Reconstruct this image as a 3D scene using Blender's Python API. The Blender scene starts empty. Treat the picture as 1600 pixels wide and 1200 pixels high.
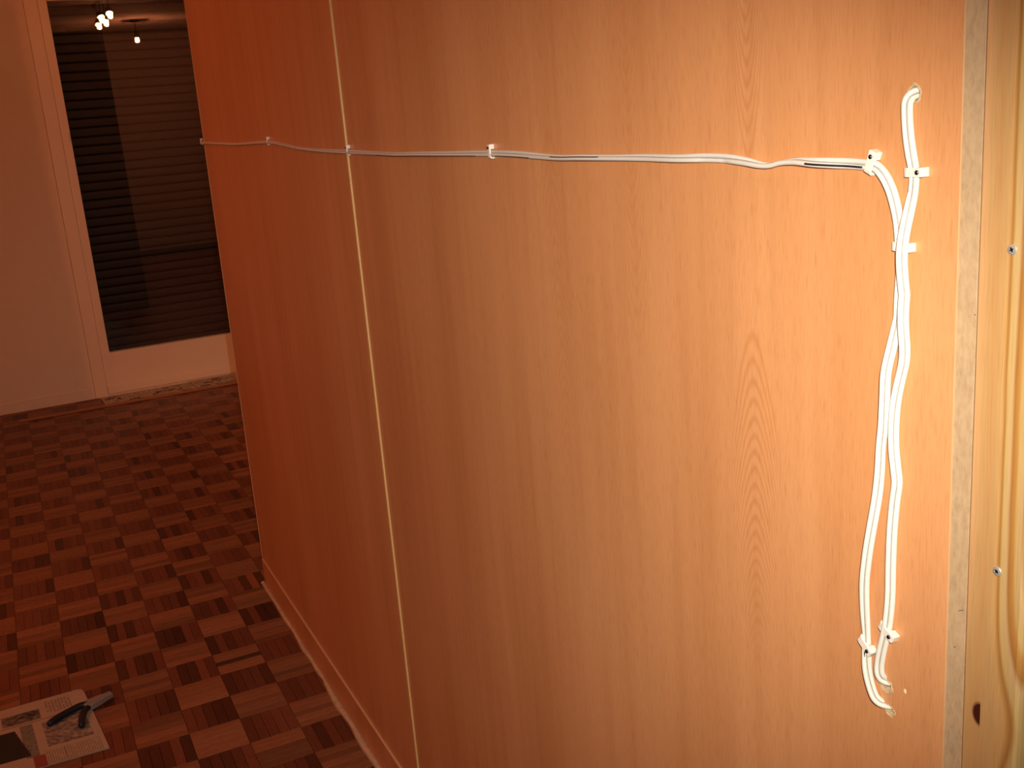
import bpy, bmesh, math, random
from mathutils import Vector, Matrix, noise
random.seed(7)
S = bpy.context.scene
COL = S.collection

# ------------------------------------------------------------ camera, world, light, exposure
CAM = Vector((0.0588, -2.3872, 1.4598))
RIGHT = Vector((0.8986, -0.43188, -0.077475)); UP = Vector((0.1796, 0.20093, 0.9630)); FWD = Vector((0.40033, 0.87926, -0.25812))
cam = bpy.data.objects.new('camera', bpy.data.cameras.new('camera'))
COL.objects.link(cam)
cam.matrix_world = Matrix(((RIGHT.x, UP.x, -FWD.x, CAM.x), (RIGHT.y, UP.y, -FWD.y, CAM.y), (RIGHT.z, UP.z, -FWD.z, CAM.z), (0, 0, 0, 1)))
cam.data.sensor_width = 36; cam.data.lens = 37.76
cam.data.clip_start = 0.02
S.camera = cam

world = bpy.data.worlds.new('world'); S.world = world
world.use_nodes = True
world.node_tree.nodes['Background'].inputs[0].default_value = (0.004, 0.004, 0.006, 1)
world.node_tree.nodes['Background'].inputs[1].default_value = 1.0

S.view_settings.view_transform = 'Standard'
S.view_settings.look = 'None'
S.view_settings.gamma = 1.0
S.view_settings.use_curve_mapping = False
S.view_settings.exposure = 0.0

FLASH_W = 77.0
WARM = (1.0, 0.255, 0.095)
# the camera's own flash, just above the lens, with the wide, soft-edged beam of a compact's flash
fl = bpy.data.lights.new('camera_flash', 'SPOT')
fl.energy = FLASH_W; fl.color = (1.0, 0.93, 0.78); fl.spot_size = math.radians(72); fl.spot_blend = 1.0; fl.shadow_soft_size = 0.006
flo = bpy.data.objects.new('camera_flash', fl); COL.objects.link(flo)
fdir = (FWD - RIGHT * 0.01 - UP * 0.085).normalized()
fr = fdir.cross(UP).normalized(); fu = fr.cross(fdir)
fpos = CAM + UP * 0.050 + RIGHT * 0.028
flo.matrix_world = Matrix(((fr.x, fu.x, -fdir.x, fpos.x), (fr.y, fu.y, -fdir.y, fpos.y), (fr.z, fu.z, -fdir.z, fpos.z), (0, 0, 0, 1))) @ Matrix.Diagonal((1.0, 0.87, 1.0, 1.0))
# ceiling lamp of the room, to the left behind the camera
rl = bpy.data.lights.new('room_lamp', 'POINT'); rl.energy = 25; rl.color = WARM; rl.shadow_soft_size = 0.12
rlo = bpy.data.objects.new('room_lamp', rl); COL.objects.link(rlo); rlo.location = (-1.5, 0.6, 2.15)

# ------------------------------------------------------------ materials
def new_mat(name):
    m = bpy.data.materials.new(name); m.use_nodes = True
    nt = m.node_tree
    return m, nt, nt.nodes['Principled BSDF']
def N(nt, t, **kw):
    n = nt.nodes.new(t)
    for k, v in kw.items():
        if k.startswith('i_'):
            n.inputs[int(k[2:]) if k[2:].isdigit() else k[2:].replace('_', ' ')].default_value = v
        else: setattr(n, k, v)
    return n
def L(nt, a, b): nt.links.new(a, b)
def math_(nt, op, a, b=None, c=None):
    n = nt.nodes.new('ShaderNodeMath'); n.operation = op
    for i, v in enumerate((a, b, c)):
        if v is None: continue
        if isinstance(v, (int, float)): n.inputs[i].default_value = v
        else: nt.links.new(v, n.inputs[i])
    return n.outputs[0]
def coords(nt):
    g = nt.nodes.new('ShaderNodeNewGeometry')     # every wooden thing here stands still: world position is its own
    s = nt.nodes.new('ShaderNodeSeparateXYZ'); nt.links.new(g.outputs['Position'], s.inputs[0])
    return s.outputs[0], s.outputs[1], s.outputs[2]
def noise_(nt, x, y, z, scale=1.0, detail=3.0, rough=0.5):
    c = nt.nodes.new('ShaderNodeCombineXYZ')
    for i, v in enumerate((x, y, z)):
        if isinstance(v, (int, float)): c.inputs[i].default_value = v
        else: nt.links.new(v, c.inputs[i])
    n = nt.nodes.new('ShaderNodeTexNoise'); n.inputs['Scale'].default_value = scale; n.inputs['Detail'].default_value = detail
    n.inputs['Roughness'].default_value = rough
    nt.links.new(c.outputs[0], n.inputs['Vector'])
    return n.outputs['Fac']
def ramp(nt, fac, stops, interp='LINEAR'):
    r = nt.nodes.new('ShaderNodeValToRGB'); r.color_ramp.interpolation = interp
    e = r.color_ramp.elements
    while len(e) < len(stops): e.new(0.5)
    for k, (p, c) in enumerate(stops):
        e[k].position = p; e[k].color = (*c, 1)
    nt.links.new(fac, r.inputs[0]); return r.outputs[0]
def mix(nt, fac, a, b, mode='MIX'):
    n = nt.nodes.new('ShaderNodeMix'); n.data_type = 'RGBA'; n.blend_type = mode
    for idx, v in ((0, fac), (6, a), (7, b)):
        if isinstance(v, (int, float)): n.inputs[idx].default_value = v
        elif isinstance(v, tuple): n.inputs[idx].default_value = (*v, 1)
        else: nt.links.new(v, n.inputs[idx])
    return n.outputs[2]
def plain(name, col, rough=0.5, metal=0.0, var=0.08, scale=60, spec=0.5):
    m, nt, b = new_mat(name)
    x, y, z = coords(nt)
    f = noise_(nt, x, y, z, scale, 3)
    c = mix(nt, f, tuple(v * (1 - var) for v in col), tuple(min(1, v * (1 + var)) for v in col))
    L(nt, c, b.inputs['Base Color']); b.inputs['Roughness'].default_value = rough; b.inputs['Metallic'].default_value = metal
    b.inputs['Specular IOR Level'].default_value = spec
    return m

def beech_mat():
    m, nt, b = new_mat('beech_laminate')
    x, y, z = coords(nt)
    # broad soft planks of tone, then medium streaks, then fine vertical pores
    broad = noise_(nt, y, 0.0, math_(nt, 'MULTIPLY', z, 0.10), 7.0, 2.0, 0.5)
    mid = noise_(nt, y, 3.0, math_(nt, 'MULTIPLY', z, 0.05), 45.0, 3.0, 0.55)
    wob = noise_(nt, y, 9.0, z, 3.0, 1.0)
    yw = math_(nt, 'ADD', y, math_(nt, 'MULTIPLY', math_(nt, 'SUBTRACT', wob, 0.5), 0.02))
    fine = noise_(nt, yw, 5.0, math_(nt, 'MULTIPLY', z, 0.08), 620.0, 3.0, 0.6)
    c = ramp(nt, broad, [(0.30, (0.66, 0.290, 0.115)), (0.5, (0.71, 0.325, 0.135)), (0.70, (0.76, 0.365, 0.160))])
    c2 = ramp(nt, mid, [(0.30, (0.94, 0.91, 0.87)), (0.5, (1, 1, 1)), (0.72, (1.04, 1.04, 1.03))])
    c = mix(nt, 1.0, c, c2, 'MULTIPLY')
    c3 = ramp(nt, fine, [(0.34, (0.82, 0.76, 0.68)), (0.50, (1, 1, 1)), (0.7, (1.05, 1.05, 1.05))])
    c = mix(nt, 0.5, c, c3, 'MULTIPLY')
    # cathedral figure: nested arches in a narrow band, with its own crown and centre line, repeated over the print
    def cathedral(c, yc, zt, w, length, up, dens, amp):
        dy = math_(nt, 'SUBTRACT', y, yc)
        nz = noise_(nt, y, 1.0, z, 12.0, 1.0)
        dy = math_(nt, 'ADD', dy, math_(nt, 'MULTIPLY', math_(nt, 'SUBTRACT', noise_(nt, 2.0, 0.0, z, 8.0, 1.0), 0.5), 0.006))
        u = math_(nt, 'DIVIDE', dy, w)
        q = math_(nt, 'MULTIPLY', math_(nt, 'POWER', math_(nt, 'ADD', math_(nt, 'ABSOLUTE', u), 0.02), 1.8), 0.100)
        zz = math_(nt, 'MULTIPLY', math_(nt, 'SUBTRACT', z, zt), up)          # grows away from the crown
        t = math_(nt, 'ADD', math_(nt, 'MULTIPLY', zz, -1.0), math_(nt, 'MULTIPLY', q, -1.0))
        t = math_(nt, 'ADD', t, math_(nt, 'MULTIPLY', nz, 0.010))
        sgn = math_(nt, 'GREATER_THAN', t, 0.0)
        tt = math_(nt, 'POWER', math_(nt, 'MAXIMUM', t, 0.0), 1.15)
        s = math_(nt, 'SINE', math_(nt, 'MULTIPLY', tt, dens))
        s = math_(nt, 'POWER', math_(nt, 'MULTIPLY_ADD', s, 0.5, 0.5), 2.0)
        mw = nt.nodes.new('ShaderNodeMapRange'); mw.inputs[1].default_value = 1.25; mw.inputs[2].default_value = 0.75
        nt.links.new(math_(nt, 'ABSOLUTE', u), mw.inputs[0])
        ml = nt.nodes.new('ShaderNodeMapRange'); ml.inputs[1].default_value = length; ml.inputs[2].default_value = length * 0.5
        nt.links.new(t, ml.inputs[0])
        k = math_(nt, 'MULTIPLY', math_(nt, 'MULTIPLY', s, sgn), math_(nt, 'MULTIPLY', mw.outputs[0], ml.outputs[0]))
        return mix(nt, math_(nt, 'MULTIPLY', k, amp), c, mix(nt, 1.0, c, (0.84, 0.70, 0.58), 'MULTIPLY'))
    c = cathedral(c, -1.656, 1.247, 0.033, 0.34, 1.0, 480.0, 0.6)
    c = cathedral(c, -1.655, 1.395, 0.022, 0.26, -1.0, 480.0, 0.55)
    c = cathedral(c, -1.47, 1.21, 0.030, 0.5, -1.0, 380.0, 0.25)
    c = cathedral(c, -1.30, 1.42, 0.035, 0.6, 1.0, 350.0, 0.25)
    # short dark pores and a few reddish flecks
    fl_ = noise_(nt, y, 7.0, math_(nt, 'MULTIPLY', z, 0.16), 210.0, 1.0)
    k = ramp(nt, fl_, [(0.70, (0, 0, 0)), (0.76, (1, 1, 1))])
    c = mix(nt, math_(nt, 'MULTIPLY', k, 0.28), c, (0.44, 0.15, 0.05))
    L(nt, c, b.inputs['Base Color'])
    b.inputs['Roughness'].default_value = 0.42
    bp = nt.nodes.new('ShaderNodeBump'); bp.inputs['Strength'].default_value = 0.12; bp.inputs['Distance'].default_value = 0.0004
    L(nt, fine, bp.inputs['Height']); L(nt, bp.outputs[0], b.inputs['Normal'])
    return m

def pine_mat():
    m, nt, b = new_mat('pine_timber')
    x, y, z = coords(nt)
    YK, ZK = -1.9078, 1.0115
    dz = math_(nt, 'SUBTRACT', z, ZK)
    g = math_(nt, 'EXPONENT', math_(nt, 'MULTIPLY', math_(nt, 'POWER', math_(nt, 'DIVIDE', dz, 0.075), 2.0), -1.0))
    dy = math_(nt, 'SUBTRACT', y, YK)
    sq = math_(nt, 'SUBTRACT', 1.0, math_(nt, 'MULTIPLY', g, 0.62))
    u = math_(nt, 'ADD', math_(nt, 'MULTIPLY', dy, sq), YK)
    wob = noise_(nt, 0.0, math_(nt, 'MULTIPLY', y, 3.0), z, 5.0, 2.0)
    u = math_(nt, 'ADD', u, math_(nt, 'MULTIPLY', math_(nt, 'SUBTRACT', wob, 0.5), 0.006))
    t = nt.nodes.new('ShaderNodeMapRange'); t.inputs[1].default_value = -1.890; t.inputs[2].default_value = -1.950
    nt.links.new(u, t.inputs[0])
    lt = (0.64, 0.42, 0.20); md = (0.58, 0.34, 0.14); dk = (0.42, 0.19, 0.045); yl = (0.62, 0.42, 0.16)
    c = ramp(nt, t.outputs[0], [(0.0, lt), (0.10, (0.66, 0.36, 0.16)), (0.17, md), (0.28, (0.57, 0.31, 0.12)), (0.36, md), (0.42, (0.64, 0.37, 0.14)), (0.46, dk),
                               (0.49, yl), (0.55, lt), (0.585, dk), (0.64, (0.56, 0.27, 0.07)), (0.67, yl), (0.74, lt), (0.78, dk), (0.83, yl), (0.92, md), (1.0, lt)])
    fine = noise_(nt, y, 2.0, math_(nt, 'MULTIPLY', z, 0.03), 900.0, 3.0)
    c = mix(nt, 0.6, c, ramp(nt, fine, [(0.32, (0.84, 0.78, 0.7)), (0.55, (1, 1, 1))]), 'MULTIPLY')
    # the knot, a dark half oval cut off by the board's arris
    r = math_(nt, 'SQRT', math_(nt, 'ADD', math_(nt, 'POWER', math_(nt, 'DIVIDE', dy, 0.0078), 2.0), math_(nt, 'POWER', math_(nt, 'DIVIDE', dz, 0.0105), 2.0)))
    k = ramp(nt, r, [(0.0, (1, 1, 1)), (0.72, (1, 1, 1)), (1.0, (0, 0, 0))])
    side = math_(nt, 'GREATER_THAN', dy, 0.0)
    c = mix(nt, math_(nt, 'MULTIPLY', k, side), c, (0.055, 0.010, 0.006))
    h = ramp(nt, r, [(0.8, (1, 1, 1)), (1.9, (0, 0, 0))])
    c = mix(nt, math_(nt, 'MULTIPLY', math_(nt, 'MULTIPLY', math_(nt, 'MULTIPLY', h, side), math_(nt, 'SUBTRACT', 1.0, k)), 0.4), c, (0.40, 0.12, 0.03))
    L(nt, c, b.inputs['Base Color']); b.inputs['Roughness'].default_value = 0.5
    return m

def chip_mat():
    m, nt, b = new_mat('raw_chipboard')
    x, y, z = coords(nt)
    f = noise_(nt, x, y, math_(nt, 'MULTIPLY', z, 0.4), 260.0, 4.0, 0.7)
    g = noise_(nt, x, y, z, 28.0, 2.0)
    c = ramp(nt, f, [(0.3, (0.46, 0.305, 0.17)), (0.5, (0.545, 0.375, 0.215)), (0.7, (0.60, 0.42, 0.25))])
    c = mix(nt, 0.5, c, ramp(nt, g, [(0.3, (0.85, 0.84, 0.85)), (0.7, (1.05, 1.03, 1))]), 'MULTIPLY')
    L(nt, c, b.inputs['Base Color']); b.inputs['Roughness'].default_value = 0.8
    return m

def parquet_mat(name, src):
    # src 'object' reads the strip's own colour, 'attr' reads the per-strip colour of the joined far strips
    m, nt, b = new_mat(name)
    if src == 'object':
        oi = nt.nodes.new('ShaderNodeObjectInfo'); base = oi.outputs['Color']
        tc = nt.nodes.new('ShaderNodeTexCoord'); s = nt.nodes.new('ShaderNodeSeparateXYZ'); L(nt, tc.outputs['Object'], s.inputs[0])
        f = noise_(nt, math_(nt, 'MULTIPLY', s.outputs[0], 0.08), s.outputs[1], math_(nt, 'MULTIPLY', oi.outputs['Random'], 9.0), 420.0, 3.0, 0.6)
    else:
        at = nt.nodes.new('ShaderNodeAttribute'); at.attribute_name = 'strip'; base = at.outputs['Color']
        x, y, z = coords(nt)
        f = noise_(nt, x, y, z, 90.0, 3.0, 0.6)
    c = mix(nt, 0.7, base, ramp(nt, f, [(0.3, (0.66, 0.6, 0.55)), (0.5, (1, 1, 1)), (0.72, (1.2, 1.18, 1.15))]), 'MULTIPLY')
    L(nt, c, b.inputs['Base Color']); b.inputs['Roughness'].default_value = 0.45; b.inputs['Specular IOR Level'].default_value = 0.3
    return m

def glass_mat():
    m = bpy.data.materials.new('window_glass'); m.use_nodes = True; nt = m.node_tree; nt.nodes.clear()
    o = nt.nodes.new('ShaderNodeOutputMaterial'); mx = nt.nodes.new('ShaderNodeMixShader')
    tr = nt.nodes.new('ShaderNodeBsdfTransparent'); tr.inputs[0].default_value = (0.93, 0.94, 0.93, 1)
    gl = nt.nodes.new('ShaderNodeBsdfGlossy'); gl.inputs['Roughness'].default_value = 0.004
    fz = nt.nodes.new('ShaderNodeFresnel'); fz.inputs[0].default_value = 1.52
    L(nt, fz.outputs[0], mx.inputs[0]); L(nt, tr.outputs[0], mx.inputs[1]); L(nt, gl.outputs[0], mx.inputs[2]); L(nt, mx.outputs[0], o.inputs[0])
    return m
def emit_mat(name, col, s):
    m, nt, b = new_mat(name)
    b.inputs['Base Color'].default_value = (*col, 1); b.inputs['Emission Color'].default_value = (*col, 1); b.inputs['Emission Strength'].default_value = s
    return m
def attr_mat(name, attr, rough):
    m, nt, b = new_mat(name)
    at = nt.nodes.new('ShaderNodeAttribute'); at.attribute_name = attr
    L(nt, at.outputs['Color'], b.inputs['Base Color']); b.inputs['Roughness'].default_value = rough
    return m

M = dict(
    beech=beech_mat(), pine=pine_mat(), chip=chip_mat(),
    strip=parquet_mat('parquet_wood', 'object'), strip_far=parquet_mat('parquet_wood_far', 'attr'),
    sub=plain('floor_joint', (0.035, 0.012, 0.006), 0.8),
    paint=plain('white_wall_paint', (0.92, 0.80, 0.62), 0.6, var=0.03, scale=25),
    gloss=plain('white_frame_paint', (0.93, 0.80, 0.62), 0.35, var=0.02, scale=25),
    wallc=plain('room_wall_paint', (0.70, 0.64, 0.56), 0.8, var=0.03, scale=8),
    ceil=plain('ceiling_paint', (0.78, 0.74, 0.68), 0.9, var=0.02, scale=8),
    pvc=plain('cable_white_plastic', (0.78, 0.76, 0.70), 0.45, var=0.04, scale=300),
    groove=plain('cable_groove', (0.36, 0.33, 0.30), 0.7, var=0.3, scale=400),
    navy=plain('cable_dark_stripe', (0.015, 0.015, 0.035), 0.5),
    clip=plain('clip_white_plastic', (0.90, 0.84, 0.76), 0.4, var=0.02),
    nail=plain('steel_nail', (0.10, 0.09, 0.10), 0.35, 1.0),
    zinc=plain('zinc_screw', (0.62, 0.60, 0.56), 0.42, 0.55, var=0.15, scale=900),
    edge=plain('pale_joint_strip', (0.80, 0.50, 0.20), 0.5, var=0.10, scale=120),
    edgeb=plain('laminate_edge', (0.70, 0.42, 0.22), 0.5, var=0.06),
    dust=plain('pale_caulk', (0.66, 0.44, 0.26), 0.85, var=0.35, scale=45),
    core=plain('torn_chipboard', (0.60, 0.42, 0.24), 0.9, var=0.30, scale=900),
    hole=plain('hole_inside', (0.30, 0.19, 0.10), 0.9),
    shut=plain('brown_shutter', (0.022, 0.011, 0.009), 0.55, var=0.10, scale=40),
    shutd=plain('shutter_gap', (0.003, 0.002, 0.002), 0.8),
    glass=glass_mat(),
    batten=plain('orange_batten', (0.42, 0.17, 0.06), 0.5, var=0.15, scale=50),
    steel=plain('plier_steel', (0.40, 0.41, 0.42), 0.5, 0.5, var=0.2, scale=200),
    grip=plain('dark_blue_grip', (0.012, 0.016, 0.030), 0.4, var=0.2),
    black=plain('black_metal', (0.03, 0.03, 0.03), 0.4, 0.5),
    bulb=emit_mat('lit_bulb', (1.0, 0.55, 0.22), 160.0),
    print=attr_mat('newsprint', 'ink', 0.85),
    dark=plain('shaded_carcass', (0.035, 0.018, 0.012), 0.6),  # shade of the carcass end put into its colour
    grey=plain('grey_plaster', (0.33, 0.27, 0.23), 0.9, var=0.08, scale=30),
    mark=plain('pencil_mark', (0.12, 0.08, 0.08), 0.8),
    speck=plain('filler_speck', (0.80, 0.58, 0.36), 0.9),
)

# ------------------------------------------------------------ helpers
def mesh_obj(name, bm, mat=None, parent=None, smooth=False):
    me = bpy.data.meshes.new(name); bm.to_mesh(me); bm.free()
    if smooth:
        for p in me.polygons: p.use_smooth = True
    o = bpy.data.objects.new(name, me); COL.objects.link(o)
    for mt in (mat if isinstance(mat, (list, tuple)) else [mat]):
        if mt: me.materials.append(mt)
    if parent: o.parent = parent; o.matrix_parent_inverse = parent.matrix_world.inverted()
    return o
def tag(o, label=None, cat=None, group=None, kind=None):
    if label: o['label'] = label
    if cat: o['category'] = cat
    if group: o['group'] = group
    if kind: o['kind'] = kind
    return o
def empty(name, loc=(0, 0, 0), rot=None):
    o = bpy.data.objects.new(name, None); COL.objects.link(o)
    o.empty_display_size = 0.02
    o.matrix_world = Matrix.Translation(loc) @ (rot.to_4x4() if rot else Matrix.Identity(4))
    return o
def box(bm, x0, x1, y0, y1, z0, z1, bev=0.0, seg=1):
    b = bmesh.new()
    r = bmesh.ops.create_cube(b, size=1.0)
    for v in r['verts']:
        v.co = Vector(((x0 + x1) / 2 + v.co.x * (x1 - x0), (y0 + y1) / 2 + v.co.y * (y1 - y0), (z0 + z1) / 2 + v.co.z * (z1 - z0)))
    if bev > 0: bmesh.ops.bevel(b, geom=b.edges[:], offset=bev, segments=seg, affect='EDGES', profile=0.6)
    t = bpy.data.meshes.new('t'); b.to_mesh(t); b.free(); bm.from_mesh(t); bpy.data.meshes.remove(t)
    return bm
def boxo(name, dims, mat, parent=None, bev=0.0, seg=1):
    bm = bmesh.new(); box(bm, *dims, bev, seg); return mesh_obj(name, bm, mat, parent)
def catmull(P, n):
    out = []
    for i in range(len(P) - 1):
        p0 = P[max(i - 1, 0)]; p1 = P[i]; p2 = P[i + 1]; p3 = P[min(i + 2, len(P) - 1)]
        for k in range(n):
            t = k / n
            out.append(tuple(0.5 * ((2 * b) + (-a + c) * t + (2 * a - 5 * b + 4 * c - d) * t * t + (-a + 3 * b - 3 * c + d) * t ** 3) for a, b, c, d in zip(p0, p1, p2, p3)))
    out.append(tuple(P[-1])); return out
def tube(bm, pts, rads, sides=10, cap=True):
    rings = []
    up = None
    for i, p in enumerate(pts):
        a = pts[max(i - 1, 0)]; b = pts[min(i + 1, len(pts) - 1)]
        d = (b - a).normalized()
        if up is None:
            up = Vector((0, 0, 1)) if abs(d.z) < 0.9 else Vector((1, 0, 0))
        s = d.cross(up).normalized(); up = s.cross(d).normalized()
        r = rads[i] if isinstance(rads, (list, tuple)) else rads
        rings.append([bm.verts.new(p + (s * math.cos(2 * math.pi * k / sides) + up * math.sin(2 * math.pi * k / sides)) * r) for k in range(sides)])
    for A, B in zip(rings[:-1], rings[1:]):
        for k in range(sides):
            bm.faces.new((A[k], A[(k + 1) % sides], B[(k + 1) % sides], B[k]))
    if cap:
        bm.faces.new(rings[0][::-1]); bm.faces.new(rings[-1])
    return bm
def lathe(bm, prof, seg=16, M_=None):
    rings = []
    for (r, h) in prof:
        rings.append([bm.verts.new(Vector((r * math.cos(2 * math.pi * k / seg), r * math.sin(2 * math.pi * k / seg), h))) for k in range(seg)])
    for A, B in zip(rings[:-1], rings[1:]):
        for k in range(seg): bm.faces.new((A[k], A[(k + 1) % seg], B[(k + 1) % seg], B[k]))
    bm.faces.new(rings[0][::-1]); bm.faces.new(rings[-1])
    if M_ is not None:
        for R_ in rings:
            for v in R_: v.co = M_ @ v.co
    return bm

XW = 0.6221            # face of the beech panels
YB = 3.927             # back wall
T = 0.125              # parquet square
CEIL = 2.50

# ------------------------------------------------------------ the room
fl_o = boxo('floor', (-3.2, 4.2, -3.6, YB + 0.2, -0.05, -0.0085), M['sub']); tag(fl_o, kind='structure')
tag(boxo('ceiling', (-3.2, 4.2, -3.6, YB + 0.25, CEIL, CEIL + 0.1), M['ceil']), kind='structure')
tag(boxo('wall_front', (-3.2, 4.2, -3.6, -3.5, -0.0085, CEIL), M['wallc']), kind='structure')
tag(boxo('wall_left', (-3.3, -3.2, -3.6, YB + 0.25, -0.05, CEIL), M['wallc']), kind='structure')
tag(boxo('wall_right', (4.2, 4.3, -3.6, YB + 0.25, -0.05, CEIL), M['wallc']), kind='structure')
# back wall: painted panel left of the glazed door, lintel over it, masonry right of it
bm = bmesh.new()
box(bm, -3.2, 0.3600, YB, YB + 0.25, -0.05, CEIL)
tag(mesh_obj('wall_back', bm, M['paint']), kind='structure')
tag(boxo('wall_back', (1.36, 4.2, YB, YB + 0.25, -0.05, CEIL), M['paint']), kind='structure')
tag(boxo('wall_back', (0.3602, 1.3598, YB, YB + 0.25, 2.215, CEIL), M['paint']), kind='structure')
bm = bmesh.new(); box(bm, -3.2, 0.350, YB - 0.006, YB, 0.0, 0.062, 0.002)
tag(mesh_obj('baseboard_back', bm, M['paint']), kind='structure')

# ------------------------------------------------------------ glazed door
door = empty('door_1', (0.86, YB, 0)); tag(door, kind='structure')
GX0, GX1, GZ0, GZ1 = 0.474, 1.245, 0.246, 2.120
def stile(x0, x1, sgn):
    bm = bmesh.new(); box(bm, x0, x1, YB - 0.002, YB + 0.05, 0.0, 2.21, 0.003, 2)
    return mesh_obj('stile', bm, M['gloss'], door)
stile(0.3612, 0.4285, 1); stile(1.29, 1.355, -1)
for (x0, x1) in ((0.4290, GX0), (GX1, 1.2885)):
    bm = bmesh.new(); box(bm, x0, x1, YB + 0.002, YB + 0.05, 0.03, 2.17, 0.002, 2); mesh_obj('sash_stile', bm, M['gloss'], door)
bm = bmesh.new(); box(bm, GX0 - 0.0003, GX1, YB + 0.0028, YB + 0.05, 0.056, GZ0, 0.001, 1); mesh_obj('bottom_rail', bm, M['gloss'], door)
bm = bmesh.new(); box(bm, 0.4295, 1.2885, YB - 0.008, YB + 0.05, 0.012, 0.058, 0.006, 3); mesh_obj('weather_bar', bm, M['gloss'], door)
bm = bmesh.new(); box(bm, 0.3612, 1.3598, YB - 0.001, YB + 0.06, -0.05, 0.0118, 0.001, 1); mesh_obj('threshold', bm, M['gloss'], door)
bm = bmesh.new(); box(bm, GX0, GX1, YB + 0.008, YB + 0.05, GZ1, 2.17, 0.002, 2); mesh_obj('top_rail', bm, M['gloss'], door)
bm = bmesh.new(); box(bm, 0.4295, 1.2885, YB - 0.001, YB + 0.05, 2.1715, 2.21, 0.003, 2); mesh_obj('head_frame', bm, M['gloss'], door)
bm = bmesh.new(); box(bm, GX0 - 0.004, GX1 + 0.004, YB + 0.026, YB + 0.030, GZ0 - 0.004, GZ1 + 0.004)
mesh_obj('glass_pane', bm, M['glass'], door)
bm = bmesh.new()
box(bm, 0.466, 0.4725, YB - 0.010, YB + 0.006, 1.405, 1.455, 0.002, 2)
tag(mesh_obj('latch', bm, M['zinc'], door), 'small bright metal latch')

# roller shutter outside the glass: every slat its own curved lath
sh = empty('roller_shutter', (0.86, YB + 0.10, 0.0))
tag(sh, 'closed brown roller shutter of narrow horizontal slats behind the glazed door', 'shutter')
PIT = 0.0485
bm = bmesh.new()
prof = [(0.0, 0.0015), (-0.0022, 0.005), (-0.0030, 0.018), (-0.0030, 0.030), (-0.0022, 0.0405), (0.0, 0.0440)]
for x in (0.40, 1.33):
    pass
vf = [[bm.verts.new((x, d, h)) for d, h in prof] for x in (-0.465, 0.465)]
vb = [[bm.verts.new((x, d + 0.008, h)) for d, h in prof] for x in (-0.465, 0.465)]
for k in range(5):
    bm.faces.new((vf[0][k], vf[1][k], vf[1][k + 1], vf[0][k + 1])); bm.faces.new((vb[0][k], vb[0][k + 1], vb[1][k + 1], vb[1][k]))
    bm.faces.new((vf[0][k], vf[0][k + 1], vb[0][k + 1], vb[0][k])); bm.faces.new((vf[1][k], vb[1][k], vb[1][k + 1], vf[1][k + 1]))
bm.faces.new((vf[0][0], vb[0][0], vb[1][0], vf[1][0])); bm.faces.new((vf[0][5], vf[1][5], vb[1][5], vb[0][5]))
slat = mesh_obj('slat', bm, M['shut'], sh)
for k in range(46):
    o = slat if k == 0 else slat.copy()
    if k: COL.objects.link(o)
    o.parent = sh; o.matrix_parent_inverse = Matrix.Identity(4)
    o.location = (0, -0.0, 0.02 + k * PIT)
bm = bmesh.new(); box(bm, -0.47, 0.47, 0.0095, 0.012, 0.0, 2.27); o = mesh_obj('slat_backing', bm, M['shutd']); o.parent = sh
boxo('wall_outer', (-0.2, 1.9, YB + 0.26, YB + 0.30, -0.05, CEIL), M['sub'])['kind'] = 'structure'

# ------------------------------------------------------------ parquet: squares of five strips, basket weave
SW = T / 5
def strip_bm():
    b = bmesh.new(); box(b, -T / 2 + 0.0004, T / 2 - 0.0004, -SW / 2 + 0.0004, SW / 2 - 0.0004, -0.008, 0.0, 0.0)
    top = [e for e in b.edges if all(v.co.z > -0.001 for v in e.verts)]
    bmesh.ops.bevel(b, geom=top, offset=0.0006, segments=1, affect='EDGES')
    return b
sb = strip_bm(); strip_me = bpy.data.meshes.new('parquet_strip'); sb.to_mesh(strip_me); sb.free(); strip_me.materials.append(M['strip'])
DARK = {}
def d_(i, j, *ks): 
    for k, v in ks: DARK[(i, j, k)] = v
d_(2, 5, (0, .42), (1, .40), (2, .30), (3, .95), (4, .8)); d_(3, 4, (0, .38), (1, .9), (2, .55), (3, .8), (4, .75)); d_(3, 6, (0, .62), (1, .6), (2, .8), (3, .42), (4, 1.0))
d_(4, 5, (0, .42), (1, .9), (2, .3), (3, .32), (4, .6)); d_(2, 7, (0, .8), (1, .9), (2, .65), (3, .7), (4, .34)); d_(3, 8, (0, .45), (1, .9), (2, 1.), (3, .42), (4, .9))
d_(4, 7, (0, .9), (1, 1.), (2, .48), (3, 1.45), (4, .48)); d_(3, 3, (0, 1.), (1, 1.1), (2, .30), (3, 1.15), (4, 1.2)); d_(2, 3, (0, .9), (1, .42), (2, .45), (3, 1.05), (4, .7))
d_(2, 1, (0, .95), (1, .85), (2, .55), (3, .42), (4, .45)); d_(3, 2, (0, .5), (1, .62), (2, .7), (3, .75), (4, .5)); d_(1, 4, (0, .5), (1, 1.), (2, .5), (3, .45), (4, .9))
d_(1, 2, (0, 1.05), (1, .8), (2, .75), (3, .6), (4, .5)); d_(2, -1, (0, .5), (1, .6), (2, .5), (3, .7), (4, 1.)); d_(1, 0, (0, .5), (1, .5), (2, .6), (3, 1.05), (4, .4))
d_(1, 8, (0, .5), (1, .8), (2, .4), (3, .9), (4, .6)); d_(1, 6, (0, .38), (1, .85), (2, .42), (3, .9), (4, .85)); d_(0, 7, (0, .6), (1, .6), (2, .55), (3, .5), (4, .25)); d_(0, 5, (0, .3), (1, .6), (2, .55), (3, .5), (4, .7))
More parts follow.
